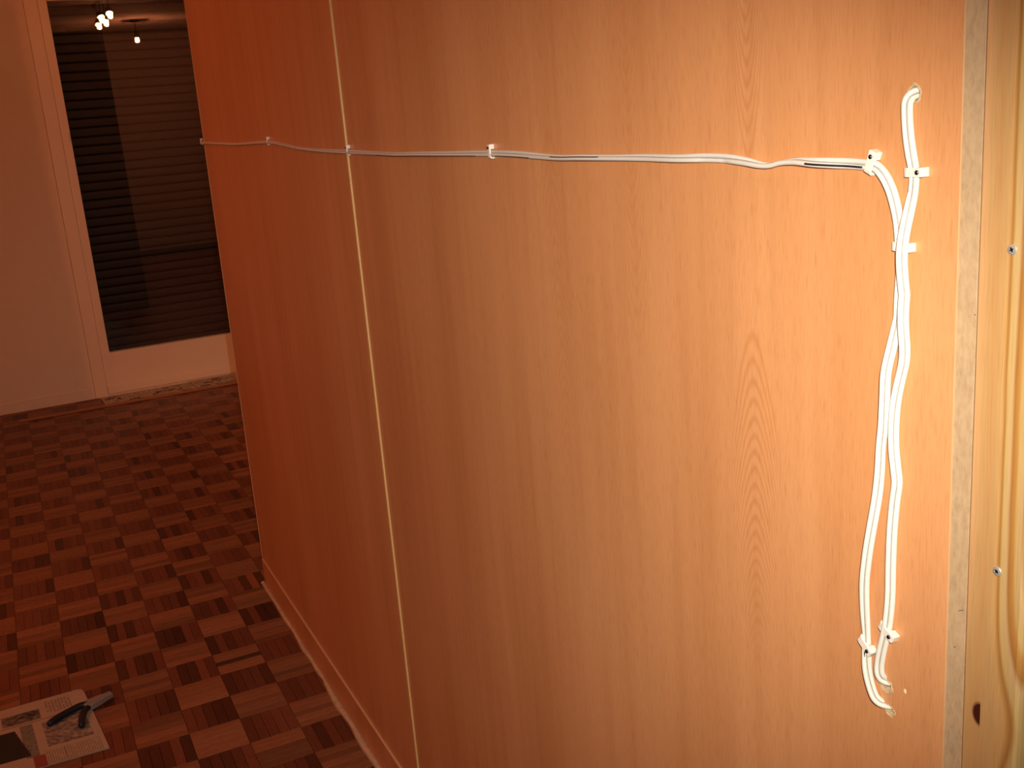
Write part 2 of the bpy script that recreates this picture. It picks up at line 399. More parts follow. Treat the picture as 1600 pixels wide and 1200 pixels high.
d_(2, 2, (0, 1.05), (1, 1.1), (2, 1.1), (3, 1.2), (4, 1.3)); d_(2, 0, (0, 1.15), (1, 1.2), (2, 1.25), (3, 1.25), (4, 1.2)); d_(3, 5, (0, 1.05), (1, 1.25), (2, 1.3), (3, 1.3), (4, 1.1))
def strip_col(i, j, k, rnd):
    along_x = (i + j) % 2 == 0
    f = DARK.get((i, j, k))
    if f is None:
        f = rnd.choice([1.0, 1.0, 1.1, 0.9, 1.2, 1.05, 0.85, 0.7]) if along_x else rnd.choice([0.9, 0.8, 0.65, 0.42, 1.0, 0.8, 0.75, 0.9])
    base = (0.285, 0.118, 0.055) if along_x else (0.215, 0.070, 0.036)  # wood sheen by grain direction put into the colour, lighter along X
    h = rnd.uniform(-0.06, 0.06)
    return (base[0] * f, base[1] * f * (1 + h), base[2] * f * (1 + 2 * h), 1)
def visible_px(p):
    d = Vector(p) - CAM; zc = d.dot(FWD)
    if zc < 0.1: return None
    return (800 + 1678 * d.dot(RIGHT) / zc, 600 - 1678 * d.dot(UP) / zc)
cand = []
I0, I1, J0, J1 = -14, 32, -20, 32
for i in range(I0, I1):
    for j in range(J0, J1):
        rnd = random.Random(i * 1009 + j * 9173 + 5)
        for k in range(5):
            if (i + j) % 2 == 0: c = ((i + 0.5) * T, (j + 1) * T - (k + 0.5) * SW, 0); rot = 0.0
            else: c = (i * T + (k + 0.5) * SW, (j + 0.5) * T, 0); rot = math.pi / 2
            if c[1] > YB + 0.06: continue
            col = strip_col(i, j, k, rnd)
            px = visible_px(c)
            vis = px is not None and -40 < px[0] < 640 and 580 < px[1] < 1235 and c[0] < XW + 0.02
            dist = (Vector(c) - CAM).length
            cand.append((0 if vis else 1, dist, c, rot, col))
cand.sort(key=lambda t: (t[0], t[1]))
far = bmesh.new(); cl = far.loops.layers.float_color.new('strip')
n = 0
for vflag, dist, c, rot, col in cand:
    if vflag == 0 and n < 300:
        o = bpy.data.objects.new('parquet_strip', strip_me); COL.objects.link(o)
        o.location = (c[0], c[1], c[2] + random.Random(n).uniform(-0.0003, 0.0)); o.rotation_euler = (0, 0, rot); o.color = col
        o.parent = fl_o; n += 1
    else:
        hx, hy = (T / 2 - .0004, SW / 2 - .0004) if not rot else (SW / 2 - .0004, T / 2 - .0004)
        q = [(c[0] - hx, c[1] - hy), (c[0] + hx, c[1] - hy), (c[0] + hx, c[1] + hy), (c[0] - hx, c[1] + hy)]
        vt = [far.verts.new((a, b, 0)) for a, b in q]; vb2 = [far.verts.new((a, b, -0.008)) for a, b in q]
        fs = [far.faces.new(vt)] + [far.faces.new((vb2[t], vb2[(t + 1) % 4], vt[(t + 1) % 4], vt[t])) for t in range(4)]
        for f in fs:
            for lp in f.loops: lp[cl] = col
o = mesh_obj('parquet_strips', far, M['strip_far'], fl_o); o['kind'] = 'stuff'

# ------------------------------------------------------------ the beech partition
YFAR0, YFAR1 = 0.898, 0.802      # far edge at floor and at the top: it leans a little
HP = 2.22
YS0, YS1 = -0.5455, -0.5365      # the joint strip
YE = -1.8740                     # near edge of the near panel
pa = empty('partition', (XW + 0.2, -0.5, 0))
tag(pa, 'tall beech laminate partition of two wide panels divided by a thin pale vertical strip', 'partition')
# near panel, with three real drilled holes
bm = bmesh.new(); box(bm, XW, XW + 0.008, YE + 0.0004, YS0, 0.0, HP)
near = mesh_obj('panel', bm, [M['beech'], M['core']], pa)
holes = [(-1.8338, 1.4405, 0.0050, 0.0056), (-1.8165, 0.9885, 0.0052, 0.0050), (-1.8205, 0.9685, 0.0042, 0.0042)]
cut = bmesh.new()
for (y, z, ry, rz) in holes:
    ring = [[cut.verts.new((x, y + ry * math.cos(a * math.pi / 8) * (1 + 0.10 * math.sin(a * 2.3)), z + rz * math.sin(a * math.pi / 8) * (1 + 0.12 * math.cos(a * 1.7)))) for a in range(16)] for x in (XW - 0.01, XW + 0.02)]
    for a in range(16): cut.faces.new((ring[0][a], ring[0][(a + 1) % 16], ring[1][(a + 1) % 16], ring[1][a]))
    cut.faces.new(ring[0][::-1]); cut.faces.new(ring[1])
bmesh.ops.recalc_face_normals(cut, faces=cut.faces[:])
cutter = mesh_obj('cutter', cut, [M['beech'], M['core']])
for p in cutter.data.polygons: p.material_index = 1
md = near.modifiers.new('b', 'BOOLEAN'); md.object = cutter; md.operation = 'DIFFERENCE'; md.solver = 'EXACT'
dg = bpy.context.evaluated_depsgraph_get(); dg.update()
nm = bpy.data.meshes.new_from_object(near.evaluated_get(dg)); near.modifiers.clear(); near.data = nm
bpy.data.objects.remove(cutter)
# far panel
bm = bmesh.new(); box(bm, XW, XW + 0.008, YS1, 1.0, 0.0, HP)
for v in bm.verts:
    if v.co.y > 0.9: v.co.y = YFAR0 + (YFAR1 - YFAR0) * v.co.z / HP - 0.003
mesh_obj('panel', bm, M['beech'], pa)
bm = bmesh.new(); box(bm, XW - 0.0012, XW + 0.016, YFAR0, YFAR0 + 1, 0.0, HP)
for v in bm.verts:
    v.co.y = YFAR0 + (YFAR1 - YFAR0) * v.co.z / HP + (-0.003 if v.co.y < YFAR0 + 0.5 else 0.0)
tag(mesh_obj('end_strip', bm, M['edgeb'], pa), 'thin pale edging at the far end of the panel')
bm = bmesh.new(); box(bm, XW - 0.0030, XW + 0.008, YS0 + 0.0003, YS1 - 0.0003, 0.0, HP, 0.0012, 2)
tag(mesh_obj('joint_strip', bm, M['edge'], pa), 'pale yellow strip covering the joint between the two panels')
bm = bmesh.new(); box(bm, XW + 0.0006, XW + 0.012, YE - 0.0162, YE - 0.0002, 0.0, HP, 0.0002)
side = tag(mesh_obj('chipboard_edge', bm, M['chip'], pa), 'bare grey-beige chipboard edge beside the pine post')
bm = bmesh.new(); box(bm, XW - 0.0002, XW + 0.008, YE - 0.0001, YE + 0.0003, 0.0, HP)
mesh_obj('laminate_lip', bm, M['edgeb'], pa)
# the carcass behind the panels, so that the partition has its real depth; coloured dark so its mirrored end looks unlit
bm = bmesh.new(); box(bm, XW + 0.0082, 1.055, YE - 0.016, 0.0, 0.0, HP)
for v in bm.verts:
    if v.co.y > -0.5: v.co.y = YFAR0 + (YFAR1 - YFAR0) * v.co.z / HP - 0.004
tag(mesh_obj('carcass', bm, M['dark'], pa), 'cabinet body behind the panels, its unlit look put into a dark colour')
# plinth board along the foot
bm = bmesh.new(); box(bm, XW - 0.0045, XW, YS1 - 1.2, 0.80, 0.0, 0.088, 0.0008)
for v in bm.verts:
    if v.co.y > 0.7: v.co.y += 0.094 - 0.004
mesh_obj('plinth', bm, M['beech'], pa)
bm = bmesh.new(); box(bm, XW - 0.0052, XW - 0.0002, YS1 - 1.2, 0.885, 0.088, 0.0888)
tag(mesh_obj('plinth_lip', bm, M['edgeb'], pa), 'fine pale line along the top of the plinth')
# dusty bead of filler where the plinth meets the parquet
bm = bmesh.new(); prev = None
for k in range(120):
    y = 0.905 - k * 0.018
    w = 0.0115 + 0.006 * noise.noise(Vector((y * 9, 0, 0))) + (0.004 if k > 40 else 0.0)
    h = 0.0035 + 0.0012 * noise.noise(Vector((y * 14, 3, 0)))
    ring = [bm.verts.new((XW - 0.0045, y, h)), bm.verts.new((XW - 0.0045 - w * 0.5, y, h * 0.75)), bm.verts.new((XW - 0.0045 - w, y, 0.0003)), bm.verts.new((XW - 0.0045, y, 0.0003))]
    if prev:
        for t in range(4): bm.faces.new((prev[t], prev[(t + 1) % 4], ring[(t + 1) % 4], ring[t]))
    else: bm.faces.new(ring)
    prev = ring
bm.faces.new(prev[::-1])
tag(mesh_obj('filler_bead', bm, M['dust'], pa, smooth=True), 'dusty pale filler line between the partition and the parquet')
# torn rims of chipboard round the drilled holes, a filler speck and small marks
def rim(y, z, r0, r1, seed, sy=1.0, sz=1.0, oy=0.0, oz=0.0):
    rnd = random.Random(seed); bm = bmesh.new(); A, B, Cc = [], [], []
    n = 22
    for k in range(n):
        a = 2 * math.pi * k / n
        j1 = r1 * rnd.uniform(0.82, 1.18)
        A.append(bm.verts.new((XW - 0.0001, y + r0 * 0.93 * math.cos(a), z + r0 * 0.93 * math.sin(a))))
        B.append(bm.verts.new((XW - rnd.uniform(0.0004, 0.0011), y + (oy + (r0 + j1) / 2 * math.cos(a)) * sy, z + (oz + (r0 + j1) / 2 * math.sin(a)) * sz)))
        Cc.append(bm.verts.new((XW - 0.0001, y + (oy + j1 * math.cos(a)) * sy, z + (oz + j1 * math.sin(a)) * sz)))
    for k in range(n):
        q = (k + 1) % n
        bm.faces.new((A[k], A[q], B[q], B[k])); bm.faces.new((B[k], B[q], Cc[q], Cc[k]))
    o = mesh_obj('hole_rim', bm, M['core'], pa); return o
rim(-1.8338, 1.4405, 0.0050, 0.0066, 3, 1.0, 1.0, 0.0004, 0.0)
rim(-1.8165, 0.9885, 0.0050, 0.0068, 4, 1.05, 0.95, 0.0004, -0.0008)
rim(-1.8205, 0.9685, 0.0042, 0.0056, 5, 1.0, 0.9, 0.0, -0.0010)
bm = bmesh.new(); bmesh.ops.create_icosphere(bm, subdivisions=2, radius=1.0)
for v in bm.verts: v.co = Vector((XW + 0.0002 - 0.0012 * abs(v.co.x) if v.co.x < 0 else XW + 0.001, -1.8355 + v.co.y * 0.0016, 0.9925 + v.co.z * 0.0024))
mesh_obj('filler_speck', bm, M['speck'], pa)
bm = bmesh.new()
for (y, z, a, b_) in ((-1.8892, 1.2979, .0005, .0008), (-1.8814, 1.0520, .0006, .0008)):
    lathe(bm, [(a, 0.0), (a, 0.0002)], 8, Matrix.Translation((XW + 0.0004, y, z)) @ Matrix.Rotation(math.pi / 2, 4, 'Y'))
tube(bm, [Vector((XW + 0.0005, -1.8836, 1.0815)), Vector((XW + 0.0005, -1.8880, 1.0840))], 0.00025, 6)
mesh_obj('pencil_marks', bm, M['mark'], pa)

# ------------------------------------------------------------ pine post
po = empty('pine_post', (0.66, -1.915, 0)); tag(po, 'knotty yellow pine post with two screws at the right of the beech panels', 'post')
PY0, PY1 = -1.8908, -1.9390
bm = bmesh.new()
prof = [(XW + 0.0030, PY0), (XW - 0.0008, PY0 - 0.0012), (XW - 0.0020, PY0 - 0.0030), (XW - 0.0022, PY1 + 0.003), (XW - 0.0008, PY1 + 0.0006), (XW + 0.0020, PY1), (XW + 0.09, PY1), (XW + 0.09, PY0)]
lo = [bm.verts.new((x, y, 0.0)) for x, y in prof]; hi = [bm.verts.new((x, y, 2.30)) for x, y in prof]
for k in range(len(prof)):
    q = (k + 1) % len(prof); bm.faces.new((lo[k], lo[q], hi[q], hi[k]))
bm.faces.new(lo[::-1]); bm.faces.new(hi)
bmesh.ops.recalc_face_normals(bm, faces=bm.faces[:])
mesh_obj('timber', bm, M['pine'], po)
def screw(y, z, spin):
    bm = bmesh.new()
    lathe(bm, [(0.0034, 0.0), (0.0035, 0.0004), (0.0031, 0.0010), (0.0016, 0.0013), (0.0013, 0.0005)], 20)
    X = Matrix(((0, 0, -1, 0), (1, 0, 0, 0), (0, -1, 0, 0), (0, 0, 0, 1)))
    Mx = Matrix.Translation((XW - 0.0022, y, z)) @ X @ Matrix.Rotation(spin, 4, 'Z')
    for v in bm.verts: v.co = Mx @ v.co
    bmesh.ops.recalc_face_normals(bm, faces=bm.faces[:])
    s = mesh_obj('screw', bm, M['zinc'], po, smooth=False)
    bm = bmesh.new()
    box(bm, -0.0018, 0.0018, -0.0004, 0.0004, 0.0008, 0.00125); box(bm, -0.0004, 0.0004, -0.0018, 0.0018, 0.0008, 0.00127)
    for v in bm.verts: v.co = Mx @ v.co
    c = mesh_obj('cross_recess', bm, M['nail'], s)
screw(-1.9185, 1.3440, 0.5); screw(-1.9175, 1.1262, 0.9)
# the plastered pier that carries on beyond the post
tag(boxo('wall_pier', (XW + 0.012, 1.0, -3.49, PY1 - 0.0012, -0.0085, CEIL), M['grey']), kind='structure')

# ------------------------------------------------------------ the cables
H = [(0.862,1.4003,.5),(0.7996,1.4000,.5),(0.5755,1.3991,.5),(0.3709,1.3983,.4),(0.0386,1.4039,.6),(-0.1140,1.3991,.4),(-0.2400,1.3935,.3),(-0.3986,1.3900,.5),(-0.5500,1.3893,.8),(-0.6954,1.3888,.5),(-0.8023,1.3886,.5),(-0.8986,1.3903,.6),(-1.0085,1.3916,.7),(-1.1509,1.3937,.9),(-1.2269,1.3935,.9),(-1.2923,1.3919,.6),(-1.3377,1.3915,.5),(-1.3804,1.3925,.5),(-1.4455,1.3931,.45),(-1.5044,1.3940,.7),(-1.5578,1.3943,.8),(-1.5971,1.3952,1.0),(-1.6292,1.3949,1.0),(-1.6552,1.3932,.7),(-1.6758,1.3908,.25),(-1.6895,1.3908,.1),(-1.7035,1.3933,.1),(-1.7224,1.3947,.4),(-1.7439,1.3944,.8),(-1.7713,1.3939,1.0),(-1.7907,1.3932,1.0)]
Lp = [(-1.8007,1.3925,1.0),(-1.8081,1.3888,.85),(-1.8149,1.3810,.85),(-1.8199,1.3709,.9),(-1.8244,1.3556,.95),(-1.8272,1.3376,.9),(-1.8281,1.3224,.9),(-1.8267,1.3040,.95),(-1.8246,1.2852,1),(-1.8213,1.2659,.9),(-1.8180,1.2462,.8),(-1.8171,1.2267,.8),(-1.8149,1.2065,.6),(-1.8119,1.1883,.3),(-1.8109,1.1703,.35),(-1.8087,1.1439,.6),(-1.8050,1.1165,.7),(-1.8012,1.0938,.8),(-1.7974,1.0705,.8),(-1.7959,1.0478,.9),(-1.7965,1.0256,1.0),(-1.7980,1.0093,.9),(-1.8003,0.9932,.4),(-1.8055,0.9797,.15),(-1.8119,0.9720,.2),(-1.8188,0.9695,.1)]
Rp = [(-1.8357,1.4421,.6),(-1.8318,1.4385,.8),(-1.8309,1.4290,.9),(-1.8324,1.4143,.9),(-1.8350,1.4016,.9),(-1.8376,1.3897,1),(-1.8385,1.3761,1),(-1.8377,1.3631,.9),(-1.8358,1.3454,.8),(-1.8349,1.3320,.7),(-1.8348,1.3141,.6),(-1.8348,1.2868,.55),(-1.8353,1.2684,.5),(-1.8337,1.2564,.5),(-1.8292,1.2413,.5),(-1.8253,1.2236,.6),(-1.8237,1.2062,.7),(-1.8241,1.1890,.7),(-1.8262,1.1747,.7),(-1.8278,1.1626,.7),(-1.8255,1.1467,.8),(-1.8234,1.1229,.8),(-1.8226,1.0964,.8),(-1.8224,1.0698,.8),(-1.8208,1.0502,.8),(-1.8184,1.0354,.8),(-1.8146,1.0198,.8),(-1.8121,1.0046,.8),(-1.8136,0.9941,.6),(-1.8175,0.9903,.3)]
RC = 0.00205
def twin_cable(name, P, label, group, lifts, tail_in, head_in, stripe_side=1):
    """figure-eight flex: two round cores side by side, twisting between flat (1) and edge-on (0), with a thin dark tracer in the groove"""
    root = empty(name, (XW - 0.004, P[0][0], P[0][1]))
    tag(root, label, 'cable', group)
    C_ = catmull(P, 6)
    ctr = []; th = []
    for (y, z, w) in C_:
        w = max(0.05, min(1, w)); a = math.acos(w)
        lift = 0.0
        for (ly, lz, lr, lh) in lifts:
            d = math.hypot(y - ly, z - lz)
            if d < lr: lift = max(lift, lh * (0.5 + 0.5 * math.cos(math.pi * d / lr)))
        ctr.append(Vector((XW - RC * (1 + math.sin(a)) - 0.0004 - lift, y, z))); th.append(a)
    for k in range(10):
        dip = ((10 - k) / 10) ** 2 * 0.0125
        if head_in: ctr[k].x += dip
        if tail_in: ctr[-1 - k].x += dip
    A, B, St, Wb = [], [], [], []
    for i, c in enumerate(ctr):
        t = (ctr[min(i + 1, len(ctr) - 1)] - ctr[max(i - 1, 0)]).normalized()
        n_ = Vector((-1, 0, 0)); n_ = (n_ - t * n_.dot(t)).normalized(); s = t.cross(n_).normalized()
        off = s * math.cos(th[i]) + n_ * math.sin(th[i])
        out = n_ * math.cos(th[i]) - s * math.sin(th[i])
        A.append(c + off * RC * 0.98); B.append(c - off * RC * 0.98)
        Wb.append(c + out * RC * 0.42)
        St.append((c + off * RC * 0.15 * stripe_side + out * RC * 0.72))
    bm = bmesh.new(); tube(bm, A, RC, 12); mesh_obj('core', bm, M['pvc'], root, True)
    bm = bmesh.new(); tube(bm, B, RC, 12); mesh_obj('core', bm, M['pvc'], root, True)
    bm = bmesh.new(); tube(bm, Wb, 0.00062, 6); mesh_obj('groove', bm, M['groove'], root, True)
    return root, A, B, St
def stripe(root, pts, r=0.00045):
    bm = bmesh.new(); tube(bm, pts, r, 6); tag(mesh_obj('tracer_line', bm, M['navy'], root, True), 'dark blue-black tracer line')
full = H + Lp
c1, A1, B1, S1 = twin_cable('cable', full, 'long white twin cable clipped across both panels, then dropping down the near one', None,
    [(-1.802, 1.10, 0.070, 0.0035), (-1.818, 1.235, 0.05, 0.003), (-1.38, 1.392, 0.10, 0.0030), (-0.86, 1.39, 0.22, 0.0030), (-1.745, 1.394, 0.040, 0.0030), (-1.56, 1.394, 0.07, 0.002), (-0.26, 1.395, 0.2, 0.003)], True, False)
# tracer in stretches, on the lower core along the wall and in the groove below the last clip
def seg(pts, y0, y1): return [p for p in pts if y1 <= p.y <= y0]
nH = len(H) * 6
low = [B1[i] if B1[i].z < A1[i].z else A1[i] for i in range(len(A1))]
def run(i0, i1, dx, dz, dy=0.0, r=0.0005): stripe(c1, [low[i] + Vector((dx, dy, dz)) for i in range(i0, i1)], r)
idx = lambda y: min(range(nH - 4), key=lambda i: abs(low[i].y - y))
run(idx(-0.72), idx(-1.14), -0.0014, -0.0012, r=0.0005)
run(idx(-1.17), idx(-1.27), -0.0016, -0.0010, r=0.0005)
run(idx(-1.315), idx(-1.43), -0.0012, 0.0016, r=0.0006)
run(idx(-1.735), idx(-1.797), -0.0019, 0.0003, r=0.00085)
i0 = nH + 21 * 6 - 2; stripe(c1, [(A1[i] + B1[i]) / 2 + Vector((-0.0021, 0.0004, 0)) for i in range(i0, i0 + 16)], 0.0005)
c2, A2, B2, S2 = twin_cable('cable', Rp, 'shorter white twin cable from the top hole to a lower hole by the panel edge', None,
    [(-1.8348, 1.3377, 0.060, 0.0062), (-1.8348, 1.29, 0.05, 0.0035)], True, True)

# ------------------------------------------------------------ cable clips
def make_clip():
    """moulded saddle over the cable with a boss and a steel nail; local x across the cable, y along it, z out of the wall"""
    root = empty('cable_clip')
    bm = bmesh.new()
    hw = 0.0052; L2 = 0.0031
    # side walls, arched roof and nail boss in one body
    prof = [(-hw - 0.0013, 0.0), (-hw - 0.0013, 0.0046), (-hw - 0.0002, 0.0060), (-0.0030, 0.0066), (0.0040, 0.0066), (0.0078, 0.0068), (0.0100, 0.0068), (0.0108, 0.0060), (0.0108, 0.0),
            (hw - 0.0002, 0.0), (hw - 0.0002, 0.0044), (0.0030, 0.0050), (-0.0030, 0.0050), (-hw + 0.0002, 0.0040), (-hw + 0.0002, 0.0)]
    a = [bm.verts.new((x, -L2, z)) for x, z in prof]; b = [bm.verts.new((x, L2, z)) for x, z in prof]
    for k in range(len(prof)):
        q = (k + 1) % len(prof); bm.faces.new((a[k], a[q], b[q], b[k]))
    fa = bm.faces.new(a[::-1]); fb = bm.faces.new(b)
    bmesh.ops.triangulate(bm, faces=[fa, fb]); bmesh.ops.recalc_face_normals(bm, faces=bm.faces[:])
    o = mesh_obj('saddle', bm, M['clip'], root)
    bv = o.modifiers.new('bev', 'BEVEL'); bv.width = 0.0005; bv.segments = 2; bv.limit_method = 'ANGLE'
    bm = bmesh.new(); lathe(bm, [(0.0016, 0.0066), (0.00165, 0.0074), (0.0012, 0.0078), (0.0003, 0.0079)], 14, Matrix.Translation((NX, 0, 0)))
    nl = mesh_obj('nail', bm, M['nail'], root)
    return root
NX = 0.0068
def orient(ang):      # local x axis turned ang degrees from straight down (-Z) towards the near end (-Y); local z = out of the wall (-X)
    a = math.radians(ang)
    xl = Vector((0, -math.sin(a), -math.cos(a))); zl = Vector((-1, 0, 0)); yl = zl.cross(xl)
    return Matrix((xl, yl, zl)).transposed()
clip0 = make_clip()
CL = [ # y, z, angle, scale, label
    (0.858, 1.4008, 180, 'white cable clip at the far end of the horizontal cable, next to the dark glazing'),
    (0.0330, 1.4043, 180, 'white cable clip half way along the far panel'),
    (-0.5540, 1.3897, 180, 'white cable clip right beside the pale joint strip'),
    (-1.1500, 1.3938, 180, 'white cable clip on the horizontal cable, first one nearer than the joint strip'),
    (-1.7985, 1.3930, 158, 'tilted white cable clip at the corner where the horizontal cable turns down'),
    (-1.8372, 1.3893, 92, 'white cable clip level across the short cable, below the top hole'),
    (-1.8270, 1.3380, 90, 'white cable clip half hidden behind the short cable where the two cables meet'),
    (-1.8186, 1.0395, 63, 'tilted white cable clip near the bottom of the short cable'),
    (-1.7962, 1.0175, 53, 'tilted white cable clip low on the long cable, above its lower end')]
for k, (y, z, ang, lab) in enumerate(CL):
    if k == 0: r = clip0
    else:
        r = clip0.copy(); COL.objects.link(r)
        for ch in clip0.children:
            c = ch.copy(); COL.objects.link(c); c.parent = r; c.matrix_parent_inverse = Matrix.Identity(4)
    r.matrix_world = Matrix.Translation((XW, y, z)) @ orient(ang).to_4x4()
    tag(r, lab, 'clip', 'cable clips on the beech partition')
for ch in clip0.children: ch.matrix_parent_inverse = Matrix.Identity(4)

# ------------------------------------------------------------ newspapers
def newspaper(name, corners, nu, nv, ink, label, z0=0.0006, lift=0.0, thick=0.0035, jag=0.0):
    """corners: (u0v0, u1v0, u1v1, u0v1); ink(u, v) -> colour"""
    P = [Vector((*c, 0)) for c in corners]
    bm = bmesh.new(); lay = bm.loops.layers.float_color.new('ink'); g = []
    for j in range(nv + 1):
        row = []
        for i in range(nu + 1):
            u, v = i / nu, j / nv
            p = (P[0] * (1 - u) + P[1] * u) * (1 - v) + (P[3] * (1 - u) + P[2] * u) * v
            if jag and j in (0,): p.y += jag * noise.noise(Vector((u * 12, 1, 0)))
            e = min(u, 1 - u) ; 
            z = z0 + thick + lift * (0.5 + 0.5 * noise.noise(Vector((p.x * 7, p.y * 7, 1)))) * min(1, 6 * min(v, 1 - v, 10))
            row.append(bm.verts.new((p.x, p.y, z)))
        g.append(row)
    for j in range(nv):
        for i in range(nu):
            f = bm.faces.new((g[j][i], g[j][i + 1], g[j + 1][i + 1], g[j + 1][i]))
            c = ink((i + 0.5) / nu, (j + 0.5) / nv)
            for lp in f.loops: lp[lay] = (*c, 1)
    border = [g[0][i] for i in range(nu)] + [g[j][nu] for j in range(nv)] + [g[nv][i] for i in range(nu, 0, -1)] + [g[j][0] for j in range(nv, 0, -1)]
    base = [bm.verts.new((v.co.x, v.co.y, z0)) for v in border]
    for k in range(len(border)):
        q = (k + 1) % len(border)
        f = bm.faces.new((border[q], border[k], base[k], base[q]))
        for lp in f.loops: lp[lay] = (0.5, 0.42, 0.32, 1)
    o = mesh_obj(name, bm, M['print'], smooth=False); tag(o, label, 'newspaper'); return o
PAPER = (0.50, 0.42, 0.32)
# near newspaper in metres: local u along +X from -0.50, local v along Y
NX0, NX1, NYA, NYB = -0.50, 0.047, 0.166, 0.513
def ink_near(u, v):
    x = NX0 + u * (0.066 - NX0); y = 0.172 + v * (0.340)
    n1 = noise.noise(Vector((x * 90, y * 90, 0))); n2 = noise.noise(Vector((x * 30, y * 30, 4)))
    if -0.155 < x < -0.058 and 0.410 < y < 0.465: 
        d = 0.13 + 0.14 * n1 + 0.10 * n2; return (max(d, .03) * 1.1, max(d, .03), max(d, .03) * .85)
    if x < -0.128 - (0.378 - y) * -0.18 and 0.235 < y < 0.378 and x > -0.24: return (0.028, 0.026, 0.022)
    if -0.114 < x < -0.084 and 0.226 < y < 0.392:
        d = 0.22 + 0.08 * n1; return (d, d, d * 0.85)
    if -0.102 < x < -0.072 and y < 0.226: return (0.30, 0.08, 0.06)
    if -0.062 < x < 0.045 and 0.255 < y < 0.385:
        d = 0.26 + 0.22 * n1 + 0.16 * n2; d = max(0.07, d); return (d * 1.1, d * 0.95, d * 0.78)
    if -0.070 < x < 0.056 and 0.168 < y < 0.238:     # block of text, lines running away from the camera
        k = (x + 0.07) / 0.0055; 
        if k % 1 < 0.5 and n1 > -0.35: return (0.33, 0.27, 0.21)
    if -0.045 < x < 0.024 and 0.425 < y < 0.492:
        k = (x + 0.05) / 0.0085
        if k % 1 < 0.55 and (n1 > -0.3): return (0.32, 0.27, 0.22)
    if x < -0.30:
        k = y / 0.006
        if k % 1 < 0.5 and n1 > -0.4: return (0.32, 0.27, 0.21)
    if -0.157 < x < -0.02 and 0.400 < y < 0.4045: return (0.30, 0.25, 0.2)
    return tuple(c * (1 + 0.05 * n2) for c in PAPER)
near_np = newspaper('newspaper', [(-0.50, 0.178), (0.066, 0.166), (0.030, 0.512), (-0.50, 0.508)], 200, 120, ink_near,
    'open newspaper with dark pictures lying on the parquet under the pliers', lift=0.002)
# soften its far right corner like a folded page
for v in near_np.data.vertices:
    dx, dy = v.co.x - 0.018, v.co.y - 0.500
    if dx > -0.006 and dy > -0.006 and v.co.z > 0: 
        v.co.x -= max(0, dx + 0.004) * 0.15; v.co.y -= max(0, dy + 0.004) * 0.25 * max(0, dx + .006) / .012
def ink_far(seed):
    def f(u, v):
        n1 = noise.noise(Vector((u * 40, v * 14, seed))); n2 = noise.noise(Vector((u * 9, v * 4, seed + 5)))
        if n2 > 0.22 and n1 > -0.1: return (0.13, 0.11, 0.10)
        if (v * 26) % 1 < 0.45 and n1 > -0.25 and (u * 5) % 1 > 0.08: return (0.30, 0.25, 0.20)
        return (0.60, 0.50, 0.38)
    return f
newspaper('newspaper', [(0.395, 3.722), (1.00, 3.722), (1.00, 3.905), (0.385, 3.905)], 90, 30, ink_far(1.3),
    'printed newspaper sheet lying in front of the glazed door, left one of two', lift=0.002, thick=0.002, jag=0.006)
newspaper('newspaper', [(0.895, 3.729), (1.62, 3.735), (1.62, 3.915), (0.872, 3.915)], 90, 30, ink_far(7.7),
    'printed newspaper sheet reaching behind the far edge of the partition', z0=0.0050, lift=0.004, thick=0.003, jag=0.012)
# thin batten in front of them
bm = bmesh.new(); box(bm, -0.045, 1.60, 3.680, 3.712, 0.0003, 0.009, 0.003, 2)
tag(mesh_obj('wooden_batten', bm, M['batten']), 'thin orange-brown wooden batten on the parquet along the glazed door', 'batten')

# ------------------------------------------------------------ pliers on the newspaper
pl = empty('pliers', (0.04, 0.386, 0.006)); tag(pl, 'combination pliers with dark blue handles lying on the newspaper', 'pliers')
ZP = 0.0145
bm = bmesh.new()
# jaw head, tapering to the tip, two cheeks
ax = (Vector((0.098, 0.413, 0)) - Vector((0.036, 0.386, 0))).normalized(); nrm = Vector((-ax.y, ax.x, 0))
def cheek(bm, s):
    o = Vector((0.036, 0.386, ZP))
    pr = [(-0.008, 0.000), (-0.004, 0.0085), (0.004, 0.0118), (0.016, 0.0112), (0.034, 0.0092), (0.052, 0.0072), (0.066, 0.0060), (0.068, 0.0015), (0.066, 0.0006), (0.034, 0.0006), (0.016, 0.0)]
    lo = [bm.verts.new(o + ax * a + nrm * b * 1.5 * s + Vector((0, 0, -0.0075 + 0.0015 * (a > 0.05)))) for a, b in pr]
    hi = [bm.verts.new(o + ax * a + nrm * b * 1.5 * s + Vector((0, 0, 0.0075 - 0.0015 * (a > 0.05)))) for a, b in pr]
    for k in range(len(pr)):
        q = (k + 1) % len(pr); bm.faces.new((lo[k], lo[q], hi[q], hi[k]))
    bm.faces.new(lo[::-1]); bm.faces.new(hi)
cheek(bm, 1); bmesh.ops.recalc_face_normals(bm, faces=bm.faces[:]); o = mesh_obj('jaw', bm, M['steel'], pl); m_ = o.modifiers.new('b', 'BEVEL'); m_.width = 0.0008; m_.limit_method = 'ANGLE'
bm = bmesh.new(); cheek(bm, -1); bmesh.ops.recalc_face_normals(bm, faces=bm.faces[:]); o = mesh_obj('jaw', bm, M['steel'], pl); m_ = o.modifiers.new('b', 'BEVEL'); m_.width = 0.0008; m_.limit_method = 'ANGLE'
bm = bmesh.new(); lathe(bm, [(0.0065, -0.0055), (0.0068, 0.0048), (0.0055, 0.0060), (0.002, 0.0064)], 20, Matrix.Translation((0.034, 0.385, ZP)))
mesh_obj('pivot', bm, M['steel'], pl)
